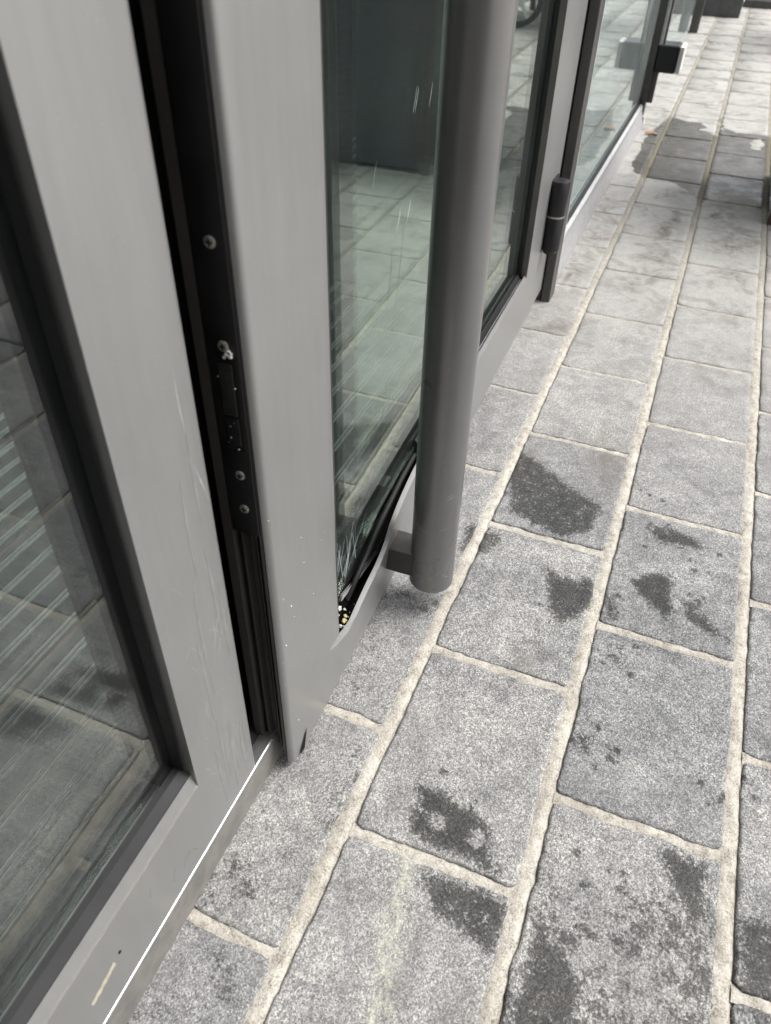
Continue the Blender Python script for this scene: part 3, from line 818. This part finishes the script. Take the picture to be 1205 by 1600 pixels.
# lock plate on the leaf edge
lp = empty('lock_plate', '', '', (0, 0, 0)); del lp['label'], lp['category']; lp.parent = dl
lp_m = MB().box(-.0022, .0028, .0085, .0355, .387, 1.30)
bpy.data.objects.remove(lp)
lp = P('lock_plate', lp_m, 'plate', dl, bevel=.0008)
for z in (.6526, .5749, .454, .417):
    sc_ = MB().cyl((-.0020, .0205, z), .0046, -.0018, .0006, 'x', 24, rings=[(.0032, -.0018), (.0044, -.0012), (.0047, .0006)])
    s_ = sc_.build('screw', 'screw', dl, smooth=False)
    cb = MB().box(-.0041, -.0030, .0180, .0230, z-.0006, z+.0006).box(-.0042, -.0030, .0199, .0211, z-.0026, z+.0026)
    s_.parent = lp
    c_ = cb.build('cross_recess', 'pit', lp); 
P('latch_slot', MB().box(-.0030, -.0024, .0125, .0285, .4800, .5640), 'pit', lp)
P('latch_bolt', MB().prism([(-.0045, .0145), (-.0032, .0145), (-.0032, .0265), (-.0052, .0265)], .5150, .5610, 'z'), 'latch', lp, bevel=.0005)
P('latch_bolt', MB().box(-.0040, -.0031, .0145, .0260, .4860, .5120), 'latch', lp, bevel=.0004)
random.seed(3)
ch = MB()
for _ in range(7): chunk(ch, (-.003, random.uniform(.014, .022), random.uniform(.560, .572)), random.uniform(.0010, .0022))
for _ in range(12): chunk(ch, (-.0036, random.uniform(.013, .028), random.uniform(.48, .56)), random.uniform(.0004, .0010))
ch.build('grit', 'debris', lp)

# tubular pull handle, bracket to the rail
HX, HY = .7600-.428, .2140-.273
ca, sa = cos(-ang), sin(-ang)
hx, hy = HX*ca-HY*sa, HX*sa+HY*ca
HR = .0319
hd = MB().cyl((hx, hy, 0), HR, .05, 2.0, 'z', 96, rings=[(HR-.0007, .0480), (HR, .0487), (HR, 1.99)])
hnd = sharp(hd.build('pull_handle', 'paint_tube', dl), 40)
bk = MB().box(hx-.022, hx+.022, hy+.018, -.0005, .062, .104)
P('handle_bracket', bk, 'bracket', hnd, bevel=.0015)
bk = MB().box(hx-.022, hx+.022, hy+.018, -.0005, 1.88, 1.92)
P('handle_bracket', bk, 'bracket', hnd, bevel=.0015)
random.seed(14)
sm = MB()
def ont(a, z): return (hx+(HR+.00005+lay())*cos(a), hy+(HR+.00005+lay())*sin(a), z)
# facing the camera: angle about -160 deg in world
A0 = math.atan2(-HY-.273, -.76)
def sh(da, z0, db, z1, w, n=14, bow=0.):
    pts = [(A0+(da+(db-da)*i/(n-1)), z0+(z1-z0)*i/(n-1)+bow*sin(pi*i/(n-1))) for i in range(n)]
    LAYER[0] += 1
    vs = []; fs = []
    for i, (a, z) in enumerate(pts):
        ww = w*(.3+.7*sin(pi*i/(n-1))); vs += [ont(a, z-ww/2), ont(a, z+ww/2)]
    for i in range(n-1): fs.append((2*i, 2*i+1, 2*i+3, 2*i+2))
    sm.add(vs, fs)
sh(.35, .222, .72, .226, .0012); sh(.30, .226, .70, .231, .0006); sh(-1.25, .170, -.35, .163, .0007); sh(.15, .170, .5, .172, .0005)
sh(-1.0, .052, .55, .098, .0006, 20); sh(-.7, .060, .9, .105, .0003, 20); sh(.4, .085, .8, .076, .001)
sh(1.15, .245, 1.20, .275, .0012); sh(1.0, .12, 1.05, .145, .0006)
for _ in range(10):
    a = random.uniform(-1.1, 1.1); z = random.uniform(.055, .4); sh(a, z, a+random.uniform(-.2, .2), z+random.uniform(-.006, .006), .0003)
sm.build('handle_scuffs', 'scratch', hnd, recalc=False)

# hinge at the foot of the leaf
hg = MB()
CX, CY = 1.312, -.0165
hgo = MB().cyl((CX, CY, 0), .0245, .178, .250, 'z', 32, rings=[(.014, .1700), (.018, .1790), (.0212, .1800), (.0212, .2520), (.0202, .2535)])
hgo.cyl((CX, CY, 0), .0205, .256, .33, 'z', 32, rings=[(.0202, .2560), (.0212, .2575), (.0212, .3260), (.0192, .3300), (.012, .3320)])
hgo.cyl((CX, CY, 0), .0150, .25, .26, 'z', 24)
hgo = sharp(hgo.build('hinge', 'hinge', dl), 40)
P('hinge_leaf', MB().box(CX-.002, CX+.045, -.0060, -.0006, .178, .330), 'hinge', hgo, bevel=.001)
P('hinge_ring', MB().cyl((CX, CY, 0), .0207, .2530, .2570, 'z', 32), 'screw', hgo)

# ------------------------------------------------------------------ door post right of the leaf
po = empty('door_post', 'dark bronze door post beside the black hinge, foot on the paving', 'post', (1.86, .285, 0))
PO = (1.86, .285, 0)
P('post_face', MB().box(1.852, 1.905, .2735, .2955, -.002, 2.3), 'bronze', po, PO, bevel=.0012)
P('edge_trim', MB().box(1.9052, 1.914, .2725, .30, .002, 2.3), 'alu_dull', po, PO)
P('jamb', MB().box(1.856, 1.925, .2985, .350, .0, 2.3), 'bronze', po, PO)

# ------------------------------------------------------------------ second glazed screen
s2 = empty('glazed_screen', 'pale green glazed panel between the hinge post and the far dark post', 'window', (1.93, .30, 0))
GO = (1.93, .30, 0)
P('bottom_rail', MB().prism([(.2850, -.002), (.2860, .012), (.2985, .060), (.3000, .078), (.3090, .084), (.345, .084), (.345, -.002)], 1.927, 3.735, 'x'), 'alu_dull', s2, GO, bevel=.001)
P('gasket', MB().prism([(.3095, .0845), (.3095, .0905), (.3190, .0925), (.3190, .0845)], 1.927, 3.735, 'x'), 'black', s2, GO)
P('glass_pane', MB().box(1.927, 3.735, .3195, .3245, .086, 2.28), 'glass_far', s2, GO)
P('glass_pane', MB().box(1.927, 3.735, .3395, .3435, .086, 2.28), 'glass_inner', s2, GO)
P('rear_rail', MB().box(1.927, 3.735, .326, .338, .0845, .0945), 'alu', s2, GO)
# far post with its bracket box
p2 = empty('door_post', 'dark far post carrying a black box with a white edge', 'post', (3.76, .30, 0))
QO = (3.76, .30, 0)
P('post_face', MB().box(3.738, 3.80, .293, .345, .035, 2.3), 'bronze', p2, QO, bevel=.001)
P('foot', MB().box(3.735, 3.80, .284, .330, -.002, .034), 'debris', p2, QO)
P('edge_rail', MB().box(3.765, 3.80, .2700, .2925, .085, 2.3), 'bronze', p2, QO)
P('edge_strip', MB().box(3.745, 3.765, .2785, .2905, .30, 2.3), 'alu_dull', p2, QO)
P('pivot_box', MB().box(3.74, 3.86, .205, .2920, .203, .303), 'hinge', p2, QO, bevel=.008, seg=3)
P('box_side_plate', MB().box(3.7405, 3.858, .187, .2045, .206, .300), 'debris', p2, QO, bevel=.002)
# third, further leaf and its stile
s3 = empty('glazed_screen', 'farthest clear glazed door with grey stile beyond the black box', 'door', (3.86, .33, 0))
RO = (3.86, .33, 0)
P('glass_pane', MB().box(3.875, 6.38, .330, .336, .02, 2.28), 'glass_far', s3, RO)
P('bottom_rail', MB().box(3.875, 6.38, .326, .340, -.002, .0195), 'alu_dull', s3, RO)
P('stile', MB().box(6.382, 6.46, .266, .322, .0, 2.28), 'bronze', s3, RO, bevel=.002)
P('glass_pane', MB().box(6.47, 9.0, .335, .341, .0, 2.28), 'glass_far', s3, RO)
# far wall end of the facade
fw = MB().box(9.1, 16, .29, .38, 0, 2.32)
tag(fw.build('wall', 'render_wall'), 'grey rendered wall closing the facade beyond the last glazed door', 'wall')

# ------------------------------------------------------------------ steps at the far end
stp = empty('stone_step', 'dark stone block step standing on the paving, left one', 'step', (7.3, .16, 0), 0, 'stone steps at the far end')
P('riser', MB().box(7.262, 7.60, .032, .300, -.002, .118), 'step', stp, (7.3, .16, 0), bevel=.004)
P('tread', MB().box(7.255, 7.60, .028, .304, .1182, .150), 'step_top', stp, (7.3, .16, 0), bevel=.004)
stp = empty('stone_step', 'lower long stone step right of the dark block', 'step', (7.95, -.5, 0), 0, 'stone steps at the far end')
P('riser', MB().box(7.93, 8.30, -2.6, .026, -.002, .048), 'step', stp, (7.95, -.5, 0), bevel=.004)
P('tread', MB().box(7.92, 8.30, -2.6, .026, .0482, .075), 'step_top', stp, (7.95, -.5, 0), bevel=.004)

# ------------------------------------------------------------------ planter at the right (seen mostly as a reflection)
pl = empty('planter', 'tall charcoal planter with a brown corner at the right edge beside the puddle', 'planter', (3.0, -.55, 0))
LO = (3.0, -.55, 0)
P('body', MB().prism([(2.70, -.262), (2.70, -.86), (3.25, -.86), (3.25, -.262)], .012, .95), 'planter', pl, LO, bevel=.006)
P('corner_trim', MB().box(2.692, 2.735, -.262, -.2385, .0, .955), 'rust', pl, LO, bevel=.002)
P('rim', MB().box(2.69, 3.26, -.87, -.2375, .956, .985), 'planter', pl, LO, bevel=.004)
# ------------------------------------------------------------------ small cart whose wheel shows in the door glass
ct = empty('cart', 'small cart on black spoked wheels reflected in the door glass', 'cart', (6.2, -.9, 0))
CO = (6.2, -.9, 0)
def wheel(cy):
    w = MB().cyl((6.0, cy, .16), .16, -.02, .02, 'y', 48, rings=[(.118, -.016), (.150, -.020), (.160, -.010), (.160, .010), (.150, .020), (.118, .016)])
    return w
def wheelx(cx, cy):
    g = MB(); ring = [(.125, -.022), (.152, -.022), (.160, -.012), (.160, .012), (.152, .022), (.125, .022)]
    n = 48; vs = []; fs = []
    for rr, a in ring:
        for i in range(n):
            t = 2*pi*i/n; vs.append((cx+a, cy+rr*cos(t), .160+rr*sin(t)))
    for k in range(6):
        for i in range(n):
            j = (i+1) % n; q = (k+1) % 6; fs.append((k*n+i, k*n+j, q*n+j, q*n+i))
    g.add(vs, fs); w = sharp(P('wheel', g, 'tyre', ct, CO), 40)
    s = MB()
    for i in range(5):
        t = 2*pi*i/5+.3; c_, s_ = cos(t), sin(t)
        for (h0, h1) in ((.03, .124),):
            u = Vector((0, c_, s_)); v = Vector((0, -s_, c_)); o_ = Vector((cx, cy, .16))
            q = [o_+u*h0-v*.012, o_+u*h0+v*.012, o_+u*h1+v*.009, o_+u*h1-v*.009]
            s.add([p+Vector((-.012, 0, 0)) for p in q]+[p+Vector((.012, 0, 0)) for p in q], [(0, 1, 2, 3), (7, 6, 5, 4), (0, 4, 5, 1), (1, 5, 6, 2), (2, 6, 7, 3), (3, 7, 4, 0)])
    s.cyl((cx, cy, .16), .034, -.02, .02, 'x', 24)
    P('spokes', s, 'alu', w, CO)
wheelx(6.0, -.66); wheelx(6.0, -1.35)
P('frame', MB().box(6.02, 6.06, -1.35, -.66, .145, .175).box(6.02, 6.9, -1.30, -1.26, .30, .34).box(6.02, 6.9, -.75, -.71, .30, .34).box(6.02, 6.06, -1.30, -.71, .145, .34), 'bronze', ct, CO)
P('bin', MB().prism([(-1.28, .345), (-.73, .345), (-.66, 1.0), (-1.35, 1.0)], 6.03, 6.88, 'x'), 'cloth', ct, CO, bevel=.02)
P('leg', MB().box(6.84, 6.88, -1.30, -1.26, 0, .30), 'bronze', ct, CO)
P('leg', MB().box(6.84, 6.88, -.75, -.71, 0, .30), 'bronze', ct, CO)

# ------------------------------------------------------------------ fallen leaf at the far post
lf = MB(); k = 9
pts = [(0, 0), (.014, .010), (.030, .007), (.038, .017), (.052, .006), (.075, 0), (.055, -.008), (.040, -.018), (.030, -.008), (.013, -.010)]
top = [(x*1.0, y*1.3, .004+.010*abs(y)*20*.02+.006*sin(x*50)) for x, y in pts]
lf.add(top+[(x, y, z-.0008) for x, y, z in top], [tuple(range(10)), tuple(range(10, 20))[::-1]]+[(i, (i+1) % 10, 10+(i+1) % 10, 10+i) for i in range(10)])
o = lf.build('fallen_leaf', 'leafm'); o.location = (3.60, .258, .003); o.rotation_euler = (.1, .12, -.9)
tag(o, 'small orange dry leaf lying on the paving by the puddle', 'leaf')
